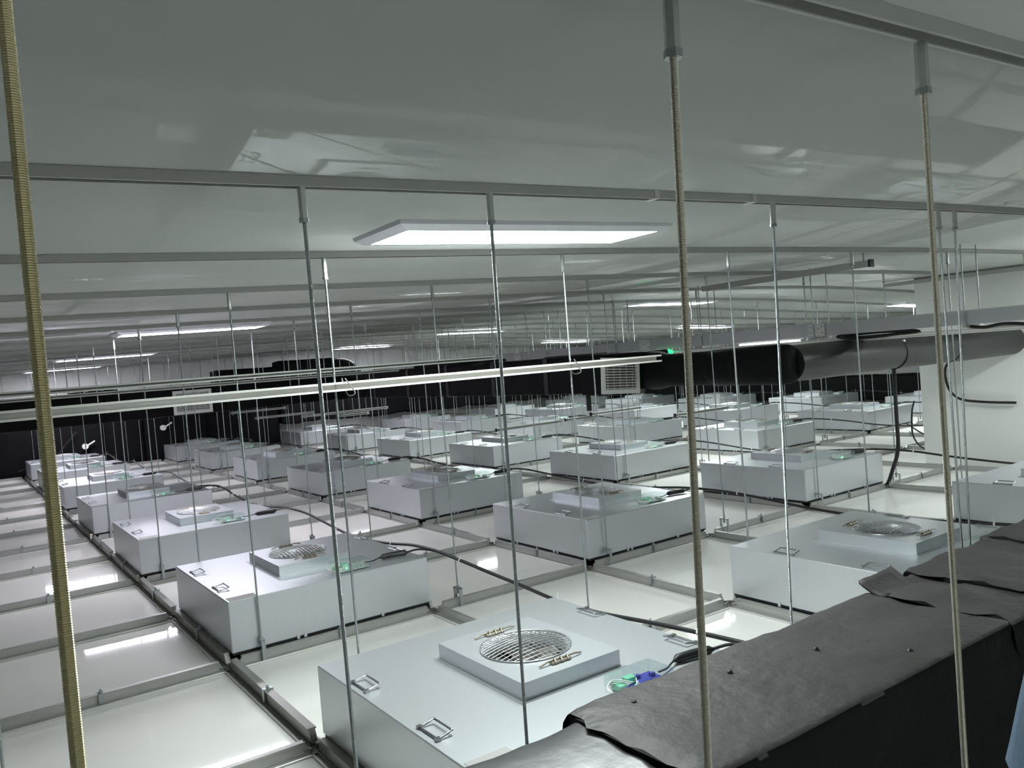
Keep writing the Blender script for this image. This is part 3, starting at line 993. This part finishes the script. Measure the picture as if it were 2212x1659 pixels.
hb = thing('hung_channel', (4.30, 0.95, 1.86), 'dark grey channel hung under the ceiling at right, pointing away', 'channel')
b = MB()
P = [(-0.02, 0), (-0.02, 0.045), (0.02, 0.045), (0.02, 0), (0.016, 0), (0.016, 0.041), (-0.016, 0.041), (-0.016, 0)]
b.loft([[(a, y, c) for a, c in P] for y in (0.77, -0.77)], True, False)
part('channel', b, MAT['rail'], hb)
part('end_cap', MB().bbox(-0.024, 0.024, -0.785, -0.765, -0.004, 0.049, 0.002), MAT['black'], hb)
for y in (-0.72, 0.05, 0.72):
    part('stud', MB().tube([(0, y, 0.04), (0, y, rail_z(4.3) + 0.03 - 1.86)], 0.006, 6), MAT['rod'], hb)

# ------------------------------------------------------------------ cables
def row_cable(x, ya, yb, label, seed, r=0.0095, base=0.264):
    pts = []
    y = ya
    k = 0
    while y <= yb:
        ph = (y / G) % 2.0
        z = base + 0.035 * math.cos((ph - 1.0) * math.pi) + 0.012 * noise.noise(Vector((y * 1.7, seed, 0)))
        pts.append((x + 0.03 * noise.noise(Vector((y * 0.9, seed, 5))), y, z))
        y += 0.3
        k += 1
    c = part('row_cable', MB().tube(smooth_path(pts, 4), r, 7), MAT['black'])
    tag(c, label, 'cable', 'black power cables along the fan rows')
    for q in range(2, len(pts) - 2, 3):
        p, d = Vector(pts[q]), Vector((0, 1, 0))
        tie = MB().tube([p - d * 0.004, p + d * 0.004], r + 0.003, 7)
        tie.tube([p + Vector((0, 0, r)), p + Vector((0.006, 0.004, r + 0.03))], 0.0016, 4)
        part('zip_tie', tie, MAT['tie'], c)

for rj, j in enumerate((0, 2, 4, 6, 8, 10)):
    where = ['leftmost row', 'second row from left', 'third row from left', 'fourth row from left', 'fifth row from left', 'rightmost row'][rj]
    row_cable((j + 1) * G + (0.05 if j else 0.055), -1.45 if j < 6 else 1.9, 14.2, f'black power cable looped along the right side of {where} of fan units', 3.1 * j + 1)

vc = MB().tube(smooth_path([(6.11, 1.115, 1.22), (6.105, 1.12, 0.95), (6.10, 1.12, 0.60), (6.10, 1.127, 0.302), (6.09, 1.18, 0.126), (6.07, 1.22, 0.0), (6.06, 1.25, -0.046)], 6), 0.018, 8)
tag(part('vertical_cable', vc, MAT['black']), 'thick black cable dropping from the round duct to the grid', 'cable')
wc = MB().tube(smooth_path([CAMP + 1.0625 * (Vector(p) - CAMP) for p in ((6.96, 0.80, 1.14), (6.95, 1.06, 1.038), (6.95, 1.08, 0.833), (6.95, 0.981, 0.696), (6.95, 0.767, 0.659), (6.95, 0.462, 0.649))], 6), 0.013, 8)
tag(part('wall_cable', wc, MAT['black']), 'black cable curling below the round duct against the white wall', 'cable')
hc = MB().tube(smooth_path([(8.5, 2.4, 0.25), (8.42, 2.2, 0.16), (8.35, 1.95, 0.06), (8.1, 1.9, 0.03), (7.7, 1.78, 0.08), (7.45, 1.74, 0.25), (7.42, 1.72, 0.50), (7.48, 1.72, 0.62)], 6), 0.009, 7)
tag(part('hanging_cable', hc, MAT['black']), 'thin black cable sagging beside the far edge of the white wall', 'cable')
fc_ = MB().tube(smooth_path([(0.9, 14.42, 0.72), (0.66, 14.42, 0.45), (0.55, 14.42, 0.33), (0.2, 14.40, 0.20), (-0.1, 14.35, 0.10)], 6), 0.012, 7)
tag(part('far_cable', fc_, MAT['black']), 'black cable dropping over the farthest unit of the leftmost row', 'cable')

# ------------------------------------------------------------------ blue sleeve at the lower right edge
sl = MB()
A, B = Vector((-0.4135, -2.8455, 1.0516)), Vector((-0.360, -2.8765, 1.2584))
sp = [A.lerp(B, k / 14) + Vector((wob(k * 0.3, 1, 2, 1, 0.003), wob(k * 0.3, 5, 2, 1, 0.003), 0)) for k in range(15)]
sl.tube(sp, [0.062 + wob(k * 0.3, 3, 1, 1, 0.003) for k in range(15)], 22)
se = tag(part('sleeve', sl, MAT['blue']), 'pale blue cloth sleeve at the lower right edge, close to camera', 'sleeve')
